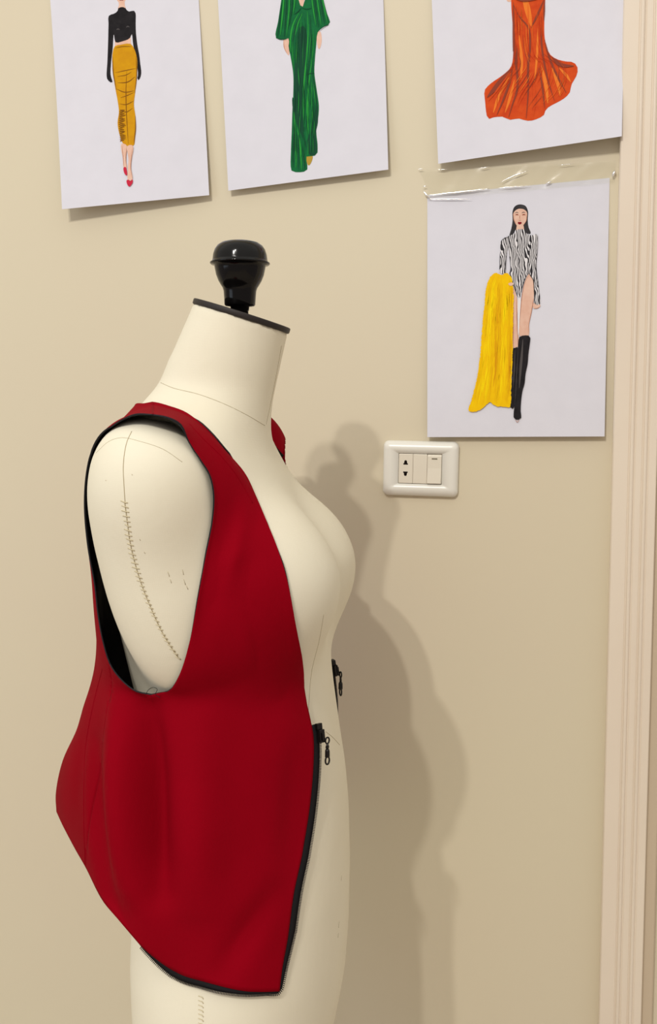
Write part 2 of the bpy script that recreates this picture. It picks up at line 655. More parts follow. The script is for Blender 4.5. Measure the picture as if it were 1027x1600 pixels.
# scuffs on the canvas
mb = MB()
for (x, y, dx, dy) in [(262, 893, 3, 8), (266, 905, 2, 6), (285, 890, 2, 8), (287, 905, 3, 9), (291, 915, 3, 6), (218, 842, 1.5, 2.5), (225, 862, 2, 3), (206, 741, 1, 1.5),
                       (165, 750, 1, 1), (530, 1440, -1, 10), (529, 1458, -1, 7), (533, 1376, 1, -8)]:
    a, b = body_hit(x, y, 0.0), body_hit(x + dx, y + dy, 0.0)
    if a and b:
        mb = MB()
        mb.tube([a, (a + b) / 2, b], 0.00028, 5)
        mb.build('scuff_mark', M['smudge'], form)

# ------------------------------------------------------------------ the red vest
# every edge point: image x, image y and the form's lateral coordinate (near side negative)
FRONT_LOW = [(437, 1549, -.112), (441, 1515, -.108), (450, 1465, -.104), (459, 1398, -.100), (473, 1330, -.094), (484, 1263, -.088), (490, 1196, -.082), (490, 1150, -.078), (485, 1122, -.076), (480, 1100, -.076)]
FRONT_UP = [(480, 1100, -.076), (474, 1062, -.08), (462, 975, -.088), (446, 895, -.09), (421, 825, -.086), (386, 748, -.078), (345, 698, -.07), (318, 668, -.066), (290, 646, -.062), (262, 636, -.058), (240, 631, -.055)]
SIDE_LOW = [(218, 1476, -.152), (222, 1400, -.153), (226, 1300, -.148), (230, 1200, -.140), (236, 1086, -.132)]
ARM_FRONT = [(236, 1086, -.132), (262, 1078, -.132), (280, 1055, -.132), (297, 1000, -.137), (310, 932, -.142), (322, 868, -.146), (333, 812, -.148), (335, 770, -.148), (328, 740, -.148), (311, 714, -.15), (296, 690, -.152), (283, 662, -.155), (262, 651, -.158), (240, 647, -.16)]
ARM_BACK = [(236, 1086, -.132), (212, 1081, -.130), (190, 1064, -.128), (172, 1040, -.126), (160, 1003, -.124), (152, 960, -.120), (147, 915, -.118), (136, 852, -.115), (131, 790, -.115), (134, 740, -.120), (142, 706, -.126), (156, 684, -.132), (172, 667, -.140), (190, 655, -.148), (213, 646, -.155), (240, 647, -.16)]
HEM_FRONT = [(218, 1476, -.152), (239, 1495, -.152), (275, 1519, -.148), (330, 1537, -.140), (385, 1549, -.128), (437, 1549, -.112)]
HEM_BACK = [(218, 1476, -.152), (184, 1436, -.142), (160, 1407, -.126), (134, 1356, -.098), (118, 1328, -.07), (98, 1290, -.036), (88, 1268, 0)]
SHOULDER = [(240, 647, -.16), (240, 641, -.12), (240, 634, -.08), (240, 631, -.055)]
CB_LOW = [(90, 1268, 0), (89, 1240, 0), (99, 1190, 0), (121, 1140, 0), (132, 1105, 0)]
CB_UP = [(132, 1105, 0), (141, 1080, 0), (152, 1035, 0), (156, 985, 0), (157, 930, 0), (157, 860, 0), (158, 790, 0), (156, 735, 0), (170, 692, 0), (194, 657, 0), (208, 645, 0), (216, 641, -.015), (228, 634, -.04), (240, 631, -.055)]
XC = loc(345, 1000).x


def place(px, py, yl):
    """on the body surface, or at its own lateral depth where the cloth hangs clear of the body"""
    p = loc(px, py, yl)
    b = body_hit(px, py)
    if b is not None:
        d = lray(px, py)
        b2 = b - d * 0.005
        if b2.y < p.y:
            return b2
    return p


def cyl(pts, n):
    q_ = spline([place(*p) if p[2] < -0.03 else loc(*p) for p in pts], n)
    x, y, z = q_[:, 0] - XC, np.minimum(q_[:, 1], -1e-5), q_[:, 2]
    return np.stack([np.arctan2(y, x), np.hypot(x, y), z], 1)


def cart(S):
    return np.stack([XC + S[..., 1] * np.cos(S[..., 0]), S[..., 1] * np.sin(S[..., 0]), S[..., 2]], -1)


def coons(L, R_, B, T, flat=False):
    if flat:
        L, R_, B, T = cart(L), cart(R_), cart(B), cart(T)
    nv, nu = len(L), len(B)
    u = np.linspace(0, 1, nu)[None, :, None]
    v = np.linspace(0, 1, nv)[:, None, None]
    S = (1 - u) * L[:, None] + u * R_[:, None] + (1 - v) * B[None] + v * T[None]
    S -= (1 - u) * (1 - v) * L[0] + u * (1 - v) * R_[0] + (1 - u) * v * L[-1] + u * v * R_[-1]
    return S if flat else cart(S)


N1, N2, NUF, NUB = 64, 72, 56, 30
join = lambda a, b: np.vstack([a, b[1:]])
GF = coons(join(cyl(SIDE_LOW, N1), cyl(ARM_FRONT, N2)), join(cyl(FRONT_LOW, N1), cyl(FRONT_UP, N2)), cyl(HEM_FRONT, NUF), cyl(SHOULDER, NUF))
GB = coons(join(cyl(SIDE_LOW, N1), cyl(ARM_BACK, N2)), join(cyl(CB_LOW, N1), cyl(CB_UP, N2)), cyl(HEM_BACK, NUB), cyl(SHOULDER, NUB))
# above the armhole the back hangs flat between the armhole edge and the centre back
GB2 = coons(join(cyl(SIDE_LOW, N1), cyl(ARM_BACK, N2)), join(cyl(CB_LOW, N1), cyl(CB_UP, N2)), cyl(HEM_BACK, NUB), cyl(SHOULDER, NUB), True)
_w = np.clip((np.arange(N1 + N2 - 1) - N1) / 14, 0, 1)[:, None, None]
GB = GB * (1 - _w) + GB2 * _w
NV = N1 + N2 - 1
verts, key, quads, qtag = [], {}, [], []


def vid(p):
    k = tuple(np.round(p, 5))
    if k not in key:
        key[k] = len(verts)
        verts.append(np.array(p, float))
    return key[k]


for s in (1, -1):
    for G, tg in ((GF, 0), (GB, 1)):
        H = G * np.array([1, s, 1.0])
        if tg == 1:
            # centre back lies on the mirror plane up to the nape
            pass
        ids = np.array([[vid(p if abs(p[1]) > 2e-4 else (p[0], 0, p[2])) for p in row] for row in H])
        if s == 1:
            if tg == 0:
                IDF = ids
            else:
                IDB = ids
        else:
            if tg == 0:
                IDF2 = ids
        for i in range(ids.shape[0] - 1):
            for j in range(ids.shape[1] - 1):
                q_ = [ids[i, j], ids[i, j + 1], ids[i + 1, j + 1], ids[i + 1, j]]
                if (s == 1) != (tg == 0):
                    q_ = q_[::-1]
                quads.append(q_)
                qtag.append((tg, s))
verts = np.array(verts)
quads = np.array(quads)
E = edges_of(quads)
cnt = {}
for f in quads:
    for i in range(4):
        e = (min(f[i], f[(i + 1) % 4]), max(f[i], f[(i + 1) % 4]))
        cnt[e] = cnt.get(e, 0) + 1
bound = np.zeros(len(verts), bool)
for e, c in cnt.items():
    if c == 1:
        bound[e[0]] = bound[e[1]] = True
pin = bound.copy()
pin[np.abs(verts[:, 1]) < 1e-4] = True

# soft drape folds, given as lines on the form's side: (from, to, half width, depth)
FOLDS = [((310, 1190), (310, 1400), 80, 0.006), ((246, 1100), (276, 1350), 26, -0.0260), ((196, 1105), (226, 1345), 26, 0.0200), ((326, 1120), (340, 1370), 36, 0.0090), ((128, 1170), (182, 1410), 11, 0.004), ((330, 1150), (335, 1340), 45, 0.0035), ((142, 1165), (206, 1430), 13, -0.0100),
         ((133, 1190), (134, 1350), 7, 0.0020), ((330, 960), (345, 1120), 30, 0.0030), ((425, 880), (436, 1090), 20, -0.005),
         ((440, 1372), (370, 1465), 22, -0.006), ((462, 1170), (455, 1330), 18, -0.0045), ((110, 1170), (106, 1260), 9, -0.0035), ((370, 820), (330, 1000), 20, -0.003), ((392, 790), (376, 900), 14, 0.0045), ((352, 735), (350, 860), 12, -0.003), ((340, 880), (400, 850), 9, 0.002)]
fl = []
for a, b, w, amp in FOLDS:
    fl.append((loc(a[0], a[1], -0.1), loc(b[0], b[1], -0.1), w * 0.88 / F, amp))


def collide(vs, off, which):
    for i in which:
        vs[i] = body_near(vs[i], off)
    return vs


free = np.where(~pin)[0]
allv = np.arange(len(verts))
# the far front hangs a little higher and further forward than the near one
_far = np.clip(verts[:, 1] / 0.06, 0, 1) ** 2 * np.clip((verts[:, 0] + 0.03) / 0.05, 0, 1)
verts[:, 2] += 0.024 * _far
_up = np.interp(verts[:, 2], [loc(350, 900).z, loc(350, 800).z], [0, 1])
verts[:, 0] += (-0.006 * (1 - _up) + np.interp(verts[:, 1], [0.07, 0.13], [-0.026, 0.003]) * _up) * _far
verts = laplace(verts, E, 5, 0.5, 0, pin)
verts = collide(verts, 0.0040, allv)
verts = laplace(verts, E, 6, 0.5, 0, pin)
verts = collide(verts, 0.0040, free)
# folds push in and out
disp = np.zeros(len(verts))
for a, b, w, amp in fl:
    ax_, az_, bx_, bz_ = a.x, a.z, b.x, b.z
    d = np.array([bx_ - ax_, bz_ - az_])
    L2 = d @ d
    t = ((verts[:, 0] - ax_) * d[0] + (verts[:, 2] - az_) * d[1]) / L2
    tc_ = np.clip(t, 0, 1)
    dist = np.hypot(verts[:, 0] - ax_ - tc_ * d[0], verts[:, 2] - az_ - tc_ * d[1])
    taper = 0.35 + 0.65 * np.sin(np.pi * np.clip(tc_, 0.02, 0.98)) ** 0.6
    disp += amp * taper * np.exp(-(dist / w) ** 2)
rr_ = np.stack([verts[:, 0] - XC, verts[:, 1], 0 * verts[:, 0]], 1)
rr_ /= np.linalg.norm(rr_, axis=1)[:, None] + 1e-9
disp[pin] = 0
verts = verts + rr_ * disp[:, None]
verts = laplace(verts, E, 8, 0.5, 0, pin)
verts = collide(verts, 0.0030, free)

# below its strap the far front lies round the far breast: slide its cloth back over the chest
for i in np.where((verts[:, 1] > 0.01) & (verts[:, 0] > 0.0) & (verts[:, 2] < loc(350, 688).z) & (verts[:, 2] > loc(350, 1000).z))[0]:
    p = V(verts[i])
    for _k in range(40):
        x_, y_ = lproj(p)
        lim = np.interp(y_, [690, 712, 726, 740, 770, 810, 870, 910, 1000], [447, 446, 448.5, 452, 476, 516, 545, 539, 518])
        if x_ <= lim:
            break
        p.y += 0.003
        hit = BV.ray_cast(V((0.4, p.y, p.z)), V((-1, 0, 0)))[0]
        if hit is None or p.y > 0.16:
            break
        p.x = min(p.x, hit.x + 0.0035)
        p = body_near(p, 0.0025)
    verts[i] = p
vest = bpy.data.objects.new('vest', None)
vest.matrix_world = FM
COL.objects.link(vest)
tag(vest, 'sleeveless dark red vest with black lining and open front zipper, worn by the dress form', 'vest')

# split along the side seams: everything behind that plane and below the armhole is the back panel
seam_a, seam_b = loc(170, 1040, -.126), loc(134, 1362, -.098)
bm = bmesh.new()
bvs = [bm.verts.new(tuple(v)) for v in verts]
lay = bm.faces.layers.int.new('tg')
for f, tg in zip(quads, qtag):
    try:
        fc = bm.faces.new([bvs[i] for i in f])
        fc[lay] = tg[0]
    except ValueError:
        pass
bm.normal_update()
nrm = np.array([v.normal[:] for v in bvs])
sd_dir = V((seam_b.x - seam_a.x, 0, seam_b.z - seam_a.z)).normalized()
pl_n = V((-sd_dir.z, 0, sd_dir.x))
if pl_n.x > 0:
    pl_n = -pl_n            # points to the back
lowf = [f for f in bm.faces if f.calc_center_median().z < seam_a.z + 0.002]
geom = list({v for f in lowf for v in f.verts}) + list({e for f in lowf for e in f.edges}) + lowf
bmesh.ops.bisect_plane(bm, geom=geom, plane_co=seam_a, plane_no=pl_n, dist=1e-6)
bm.verts.ensure_lookup_table()


def is_back(f):
    c = f.calc_center_median()
    if c.z < seam_a.z:
        return (c - seam_a).dot(pl_n) > 0
    return f[lay] == 1


def make_panel(name, sel):
    idx, vs_, fs_ = {}, [], []
    for f in bm.faces:
        if sel(f):
            r = []
            for v in f.verts:
                if v.index not in idx:
                    idx[v.index] = len(vs_)
                    vs_.append(v.co.copy())
                r.append(idx[v.index])
            fs_.append(r)
    o = link_mesh(name, vs_, fs_, [M['red'], M['lining']], vest)
    sm = o.modifiers.new('thickness', 'SOLIDIFY')
    sm.thickness = 0.0013
    sm.offset = -1.0
    sm.material_offset = 1
    sm.material_offset_rim = 1
    return o


bm.verts.index_update()
make_panel('front_panel', lambda f: not is_back(f) and f.calc_center_median().y < 0)
make_panel('front_panel', lambda f: not is_back(f) and f.calc_center_median().y >= 0)
make_panel('back_panel', is_back)
bm.free()
verts_v = [V(v) for v in verts]


def edge_frame(ids, inner):
    """points of an edge, the outward direction in the cloth, and the cloth normal"""
    P_ = [verts_v[i] for i in ids]
    out = []
    for k, i in enumerate(ids):
        t = (P_[min(k + 1, len(P_) - 1)] - P_[max(k - 1, 0)]).normalized()
        o_ = (verts_v[i] - verts_v[inner[k]])
        o_ = (o_ - t * o_.dot(t)).normalized()
        nn = V(nrm[i])
        out.append((P_[k], o_, nn, t))
    return out


def resample_frames(fr, step):
    P_ = np.array([tuple(f[0]) for f in fr])
    s = np.r_[0, np.cumsum(np.linalg.norm(np.diff(P_, axis=0), axis=1))]
    n_ = max(2, int(s[-1] / step))
    t = np.linspace(0, s[-1], n_)
    res = []
    for k in range(4):
        A_ = np.array([tuple(f[k]) for f in fr])
        if k:       # even out the directions along the edge
            ker = np.ones(7) / 7
            A_ = np.stack([np.convolve(np.r_[[A_[0, c]] * 3, A_[:, c], [A_[-1, c]] * 3], ker, 'valid') for c in range(3)], 1)
        res.append(np.stack([np.interp(t, s, A_[:, c]) for c in range(3)], 1))
    return [(V(a), V(b).normalized(), V(c).normalized(), V(d).normalized()) for a, b, c, d in zip(*res)], s[-1]


def zip_half(IDF_, mirror):
    """tape, teeth and slider along one front edge and round the hem"""
    # front edge from the zip top down to the hem corner, then along the hem
    ztop = int(np.argmin([abs(lproj(V((GF[i, -1, 0], GF[i, -1, 1], GF[i, -1, 2])))[1] - 1133) for i in range(N1)]))
    fe = [IDF_[i, -1] for i in range(ztop, 0, -1)]
    fi = [IDF_[i, -3] for i in range(ztop, 0, -1)]
    he = [IDF_[0, j] for j in range(NUF - 2, -1, -1)]
    hi = [IDF_[3, j] for j in range(NUF - 2, -1, -1)]
    A_ = edge_frame(fe, fi)
    B_ = edge_frame(he, hi)
    fr = A_ + B_
    fr, length = resample_frames(fr, 0.0013)
    n_ = len(fr)
    fv, ff = [], []
    # the tape narrows along the hem and ends under the side
    W = []
    for k, (p, o_, nn, t) in enumerate(fr):
        s = k / (n_ - 1)
        w = 0.0068 if s < 0.50 else np.interp(s, [0.5, 0.62, 0.66, 0.78, 0.9, 1.0], [0.0064, 0.0030, 0.0014, 0.0045, 0.0060, 0.0006])
        W.append(w)
    for (p, o_, nn, t), w in zip(fr, W):
        a = p - o_ * 0.004 - nn * 0.0012
        b = p + o_ * w * 0.5 - nn * 0.0010
        c = p + o_ * w - nn * 0.0010
        b, c = body_near(b, 0.0012), body_near(c, 0.0012)
        fv += [a, b, c]
    for k in range(n_ - 1):
        for j in range(2):
            ff.append((k * 3 + j, k * 3 + j + 1, k * 3 + 4 + j, k * 3 + 3 + j))
    tp = fix_normals(link_mesh('zipper_tape', fv, ff, M['tape'], vest))
    sm = tp.modifiers.new('thickness', 'SOLIDIFY')
    sm.thickness = 0.0008
    sm.offset = 0
    mb = MB()
    step = 1
    for k in range(6, n_ - 2, step):
        p, o_, nn, t = fr[k]
        c = fv[k * 3 + 2] + nn * 0.0004 + o_ * 0.0008
        Rm = Matrix((o_, t, o_.cross(t))).transposed()
        mb.box(c, (0.0010, 0.00034, 0.0006), Rm)
    tt_ = mb.build('zipper_teeth', M['teeth'], tp, smooth=False)
    tt_['kind'] = 'stuff'
    # slider near the top
    p, o_, nn, t = fr[7]
    base = fv[7 * 3 + 2] + nn * 0.0012
    Rm = Matrix((o_, t, o_.cross(t))).transposed()
    mb = MB()
    c = base + t * 0.0015 + o_ * 0.0012
    mb.box(c, (0.0030, 0.0058, 0.0010), Rm)
    mb.box(c + nn * 0.0022, (0.0030, 0.0058, 0.0008), Rm)
    mb.box(c + nn * 0.0036 + t * 0.0006, (0.0012, 0.0036, 0.0009), Rm)
    mb.box(c - t * 0.0085 - o_ * 0.001, (0.0030, 0.0028, 0.0018), Rm)
    sl = mb.build('zipper_slider', M['slider'], vest, smooth=False)
    bevel(sl, 0.0006, 2)
    # pull: loop, small link and a drop shaped tab hanging straight down
    g = c + nn * 0.0040 + o_ * 0.0040 + t * 0.0045
    e1 = o_.copy()
    e1.z = 0
    e1 = e1.normalized()
    e2 = V((0, 0, -1))
    mb = MB()
    def ringpts(cc, rx, rz, n_=20):
        return [cc + e1 * rx * math.cos(a) + e2 * rz * math.sin(a) for a in np.linspace(0, 2 * math.pi, n_, endpoint=False)]
    mb.tube(ringpts(g, 0.0022, 0.0028), 0.00075, 8, closed=True)
    mb.tube([g + e2 * 0.0026, g + e2 * 0.0085], 0.0011, 8)
    mb.tube(ringpts(g + e2 * 0.0058, 0.0014, 0.0018), 0.0006, 8, closed=True)
    mb.tube([g + e2 * 0.0075, g + e2 * 0.0092, g + e2 * 0.0135, g + e2 * 0.0150], [0.0014, 0.0021, 0.0022, 0.0022], 10)
    mb.tube(ringpts(g + e2 * 0.0180, 0.0023, 0.0036), 0.0008, 8, closed=True)
    mb.build('pull_tab', M['slider'], sl)
    return fr


fr_near = zip_half(IDF, False)
fr_far = zip_half(IDF2, True)

# side seam ridge on the near side, armhole stitching, loose threads
def on_vest(px, py, off):
    d = lray(px, py)
    p, nn, i, dd = VB.ray_cast(CAML, d)
    if p is None:
        return None
    if nn.dot(d) > 0:
        nn = -nn
    return p + nn * off


VB = BVHTree.FromPolygons([tuple(v) for v in verts], [tuple(f) for f in quads])


def vest_line(name, pts, r, n, m_):
    q_ = [on_vest(x, y, r * 0.1) for x, y in spline(pts, n)]
    q_ = [p for p in q_ if p is not None]
    if len(q_) > 2:
        mb = MB()
        mb.tube(q_, r, 6)
        mb.build(name, M[m_], vest)


vest_line('side_seam', [(160, 1045), (146, 1100), (134, 1165), (131, 1230), (131, 1290), (133, 1350)], 0.0004, 50, 'red')
vest_line('neckline_seam', [(296, 662), (318, 686), (345, 712), (372, 746), (395, 786)], 0.0003, 40, 'red')
mb = MB()
pt = lambda x, y, yl: loc(x, y, yl)
mb.tube([V(p) for p in spline([pt(228, 1086, -.136), pt(232, 1078, -.137), pt(240, 1074, -.137), pt(246, 1077, -.137), pt(243, 1085, -.137), pt(250, 1090, -.137)], 30)], 0.00022, 5)
mb.build('loose_thread', M['tape'], vest)
mb = MB()
mb.tube([V(p) for p in spline([pt(436, 1549, -.114), pt(434, 1553, -.116), pt(428, 1556, -.117), pt(424, 1561, -.117)], 20)], 0.00035, 5)
mb.tube([V(p) for p in spline([pt(432, 1549, -.114), pt(438, 1546, -.117), pt(435, 1554, -.117), pt(430, 1553, -.117)], 20)], 0.00035, 5)
mb.build('loose_thread', M['tape'], vest)


# ------------------------------------------------------------------ drawings on the wall
class Sheet:
    def __init__(s, corners, lifts, bow=2.0, wav=0.0):
        """corners TL TR BR BL as image points, lifts = distance off the wall (m) at each"""
        s.c = [on_wall(x, y, l) for (x, y), l in zip(corners, lifts)]
        s.l = lifts
        s.bow, s.wav = bow, wav

    def at(s, u, v, off=0.0):
        tl, tr, br, bl = s.c
        p = tl * (1 - u) * (1 - v) + tr * u * (1 - v) + br * u * v + bl * (1 - u) * v
        # the sheet hugs the wall by the tape and curls away towards its bottom edge
        l0 = s.l[0] * (1 - u) + s.l[1] * u
        l1 = s.l[3] * (1 - u) + s.l[2] * u
        vv = min(max(v, 0.0), 1.0)
        y = l0 + (l1 - l0) * vv ** s.bow + s.wav * math.sin(math.pi * u) * vv
        return V((p.x, -(y + off), p.z))

    def uv(s, px, py):
        u, v = 0.5, 0.5
        for it in range(12):
            x0, y0 = proj(s.at(u, v))
            x1, y1 = proj(s.at(u + 1e-3, v))
            x2, y2 = proj(s.at(u, v + 1e-3))
            J = np.array([[(x1 - x0), (x2 - x0)], [(y1 - y0), (y2 - y0)]]) / 1e-3
            d = np.linalg.solve(J, np.array([px - x0, py - y0]))
            u, v = u + d[0], v + d[1]
        return u, v


def build_sheet(name, sh, label):
    nu, nv = 14, 20
    vs_ = [sh.at(i / nu, j / nv) for j in range(nv + 1) for i in range(nu + 1)]
    fs_ = [(j * (nu + 1) + i, j * (nu + 1) + i + 1, (j + 1) * (nu + 1) + i + 1, (j + 1) * (nu + 1) + i) for j in range(nv) for i in range(nu)]
    o = link_mesh(name, vs_, [f[::-1] for f in fs_], M['paper'], smooth=False)
    sm = o.modifiers.new('thickness', 'SOLIDIFY')
    sm.thickness = 0.0004
    sm.offset = 0
    tag(o, label, 'drawing', 'fashion drawings taped to the wall')
    return o


class Art:
    """flat drawing on a sheet: polygons and pen strokes in order, mapped onto the bent paper"""

    def __init__(s, sheet, ox, oy, sc):
        s.sh, s.ox, s.oy, s.sc = sheet, ox, oy, sc
        s.mats, s.v, s.f, s.mi, s.uvs = [], [], [], [], []
        s.layer = 0

    def px(s, p):
        return s.ox + p[0] / s.sc, s.oy + p[1] / s.sc

    def k(s, m_):
        if m_ not in s.mats:
            s.mats.append(m_)
        return s.mats.index(m_)

    def poly(s, pts, m_, smooth=True, dens=4, jag=0.0, same_layer=False):
        if not same_layer:
            s.layer += 1
        pts = [tuple(p) for p in pts]
        if smooth:
            pts = [tuple(p) for p in spline(pts, len(pts) * dens + 1, closed=True)[:-1]]
        if jag:
            pts = [(x + random.uniform(-jag, jag), y + random.uniform(-jag, jag)) for x, y in pts]
        tri = tessellate_polygon([[V((x, y, 0)) for x, y in pts]])
        bm = bmesh.new()
        bv = [bm.verts.new((x, y, 0)) for x, y in pts]
        for t in tri:
            try:
                bm.faces.new([bv[i] for i in t])
            except ValueError:
                pass
        # fine enough to follow the bend of the paper
        for _ in range(3):
            long_e = [e for e in bm.edges if e.calc_length() > 28 * s.sc]
            if not long_e:
                break
            bmesh.ops.subdivide_edges(bm, edges=long_e, cuts=1, use_grid_fill=False)
            bmesh.ops.triangulate(bm, faces=bm.faces[:])
        bm.verts.index_update()
        n0 = len(s.v)
        for v in bm.verts:
            x, y = s.px(v.co)
            u, w = s.sh.uv(x, y)
            s.v.append(s.sh.at(u, w, 0.00030 + 0.000035 * s.layer))
        kk = s.k(m_)
        for f in bm.faces:
            s.f.append([n0 + v.index for v in f.verts])
            s.mi.append(kk)
        bm.free()

    def stroke(s, pts, w, m_, taper=True, same_layer=False):
        q_ = spline(pts, max(4, len(pts) * 4))
        L, R_ = [], []
        for i in range(len(q_)):
            t = q_[min(i + 1, len(q_) - 1)] - q_[max(i - 1, 0)]
            t = t / (np.linalg.norm(t) + 1e-9)
            nn = np.array([-t[1], t[0]])
            f = math.sin(math.pi * (0.06 + 0.88 * i / (len(q_) - 1))) if taper else 1.0
            L.append(q_[i] + nn * w * f / 2)
            R_.append(q_[i] - nn * w * f / 2)
        if not same_layer:
            s.layer += 1
        n0 = len(s.v)
        for a, b in zip(L, R_):
            for p in (a, b):
                x, y = s.px(p)
                u, v = s.sh.uv(x, y)
                s.v.append(s.sh.at(u, v, 0.00030 + 0.000035 * s.layer))
        kk = s.k(m_)
        for i in range(len(q_) - 1):
            s.f.append([n0 + 2 * i, n0 + 2 * i + 1, n0 + 2 * i + 3, n0 + 2 * i + 2])
            s.mi.append(kk)

    def build(s, parent, label):
        fs_ = []
        for f in s.f:   # face the room
            a, b, c = (s.v[f[0]], s.v[f[1]], s.v[f[2]])
            nn = (b - a).cross(c - a)
            fs_.append(f if nn.y < 0 else f[::-1])
        o = link_mesh('illustration', s.v, fs_, s.mats, parent, smooth=False, mi=s.mi)
        o['label'] = label
        return o


skin = ink('pencil_skin', (226, 190, 170), (214, 168, 146), 0.7)
skin_line = ink('pencil_skin_line', (176, 120, 96))
blk = ink('black_pencil', (24, 22, 25), (46, 43, 46), 0.5)
dgrey = ink('grey_highlight_pencil', (78, 74, 74))
must = ink('mustard_pencil', (206, 150, 8), (190, 128, 10), 0.6)
brown = ink('brown_pencil', (128, 82, 14))
pinkred = ink('red_shoe_pencil', (196, 40, 66))
green = ink('green_pencil', (14, 106, 56), (8, 84, 48), 0.7)
dgreen = ink('dark_green_pencil', (16, 72, 48))
lgreen = ink('bright_green_pencil', (40, 150, 56))
gold = ink('gold_pencil', (176, 146, 58))
orange = ink('orange_pencil', (208, 78, 26), (190, 58, 20), 0.8)
lorange = ink('light_orange_pencil', (228, 122, 42))
redbr = ink('red_brown_pencil', (136, 62, 44))
yel = ink('yellow_pencil', (240, 196, 0), (232, 178, 0), 0.6)
lyel = ink('bright_yellow_pencil', (250, 222, 4))
dyel = ink('ochre_pencil', (214, 150, 4))
lips = ink('dark_red_pencil', (130, 20, 32))
hairm = ink('hair_pencil', (44, 42, 44), (70, 68, 70), 0.6)
white = ink('white_pencil', (226, 224, 226))

# --- 1: black top and mustard skirt
S1 = Sheet([(73, -72), (306, -78), (327, 305), (97, 327)], [0.0004, 0.0004, 0.009, 0.020], 1.6)
p1 = build_sheet('fashion_drawing', S1, 'white sheet with drawn figure in black cropped top and mustard pencil skirt')
a = Art(S1, 60, 0, 3.423)
a.poly([(412, -60), (475, -60), (474, -20), (467, 2), (455, 16), (445, 20), (432, 14), (420, 0), (414, -20)], skin)
a.poly([(432, 8), (460, 8), (463, 30), (468, 48), (426, 48), (431, 30)], skin)
a.stroke([(434, 3), (445, 0), (456, 3)], 5, lips)
a.poly([(410, 212), (494, 200), (497, 242), (410, 254)], skin, False)
a.poly([(428, 45), (450, 38), (468, 45), (480, 62), (512, 58), (520, 70), (521, 130), (523, 180), (530, 240), (541, 300), (546, 345), (551, 385), (549, 405), (537, 430), (530, 420), (534, 400), (528, 350), (520, 300), (508, 240), (500, 180), (490, 205), (450, 222), (415, 228), (408, 205), (404, 180), (398, 260), (390, 330), (387, 400), (397, 443), (385, 440), (370, 425), (366, 405), (370, 330), (374, 220), (376, 130), (378, 85), (410, 72), (424, 60)], blk, True, 3)
a.stroke([(418, 160), (428, 156), (436, 160)], 6, dgrey)
a.stroke([(470, 147), (480, 142), (489, 146)], 6, dgrey)
a.poly([(410, 248), (440, 240), (495, 236), (515, 265), (528, 310), (530, 360), (527, 430), (518, 500), (512, 560), (520, 620), (523, 680), (518, 740), (511, 780), (485, 784), (455, 770), (440, 735), (428, 690), (425, 650), (432, 600), (425, 540), (412, 470), (402, 400), (396, 330), (398, 285)], must, True, 3)
for pts, w in [([(412, 390), (468, 378), (526, 366)], 5), ([(425, 444), (478, 440), (518, 412)], 6), ([(416, 475), (462, 494), (516, 486)], 5), ([(440, 524), (480, 510), (512, 495)], 4),
               ([(424, 410), (470, 402), (500, 385)], 4), ([(436, 556), (470, 560), (512, 540)], 4), ([(436, 585), (470, 600), (505, 580)], 4), ([(474, 380), (470, 480), (472, 600), (478, 700), (482, 770)], 4),
               ([(524, 300), (527, 400), (516, 500)], 4), ([(398, 300), (402, 390), (418, 480)], 5), ([(520, 620), (521, 690), (512, 770)], 5), ([(412, 258), (450, 250), (500, 250)], 3)]:
    a.stroke(pts, w, brown)
for i in range(17):
    y = 590 + i * 10
    a.stroke([(430 + abs(i - 6) * 0.8, y + 8), (445, y + 2), (458 + random.uniform(0, 14), y + random.uniform(-6, 6))], 6, brown, same_layer=i > 0)
a.poly([(446, 770), (474, 778), (470, 850), (474, 905), (460, 905), (454, 850)], skin)
a.poly([(478, 782), (508, 780), (501, 850), (496, 890), (504, 962), (482, 968), (481, 900), (484, 850)], skin)
a.stroke([(474, 785), (470, 850), (473, 900)], 3, skin_line)
a.stroke([(506, 785), (499, 850), (496, 895), (504, 955)], 3, skin_line)
a.stroke([(450, 780), (456, 850), (461, 898)], 2.5, skin_line)
a.poly([(458, 898), (468, 894), (476, 915), (475, 940), (463, 930)], pinkred)
a.poly([(474, 966), (484, 962), (496, 970), (505, 960), (507, 975), (499, 990), (489, 999), (479, 990)], pinkred)
a.build(p1, 'drawn figure in black top, mustard skirt and red shoes')

# --- 2: green gown
S2 = Sheet([(335, -92), (596, -100), (607, 265), (357, 298)], [0.0004, 0.0004, 0.010, 0.009], 1.6)
p2 = build_sheet('fashion_drawing', S2, 'white sheet with drawn figure in long green wide sleeved gown')
a = Art(S2, 330, 0, 3.4233)
a.poly([(466, -120), (498, -120), (502, -20), (486, 46), (466, -10)], skin)
a.poly([(392, 205), (415, 203), (419, 270), (416, 298), (403, 283), (388, 250)], skin)
a.poly([(570, 168), (584, 168), (592, 225), (578, 265), (567, 232)], skin)
a.stroke([(390, 215), (392, 255), (408, 288)], 2.5, skin_line)
a.poly([(512, 834), (543, 834), (536, 870), (522, 886), (513, 870)], gold)
a.poly([(385, -90), (440, -110), (466, -10), (486, 42), (506, -10), (545, -110), (590, -70), (602, 0), (620, 70), (636, 128), (595, 148), (572, 172), (562, 250), (555, 330), (553, 390), (565, 480), (577, 570), (572, 640), (563, 700), (570, 780), (566, 826), (540, 836), (511, 838), (516, 905), (500, 918), (435, 917), (428, 905), (428, 800), (432, 700), (435, 600), (440, 500), (440, 400), (425, 300), (415, 250), (418, 205), (400, 212), (348, 205), (360, 110), (376, 0)], green, True, 3)
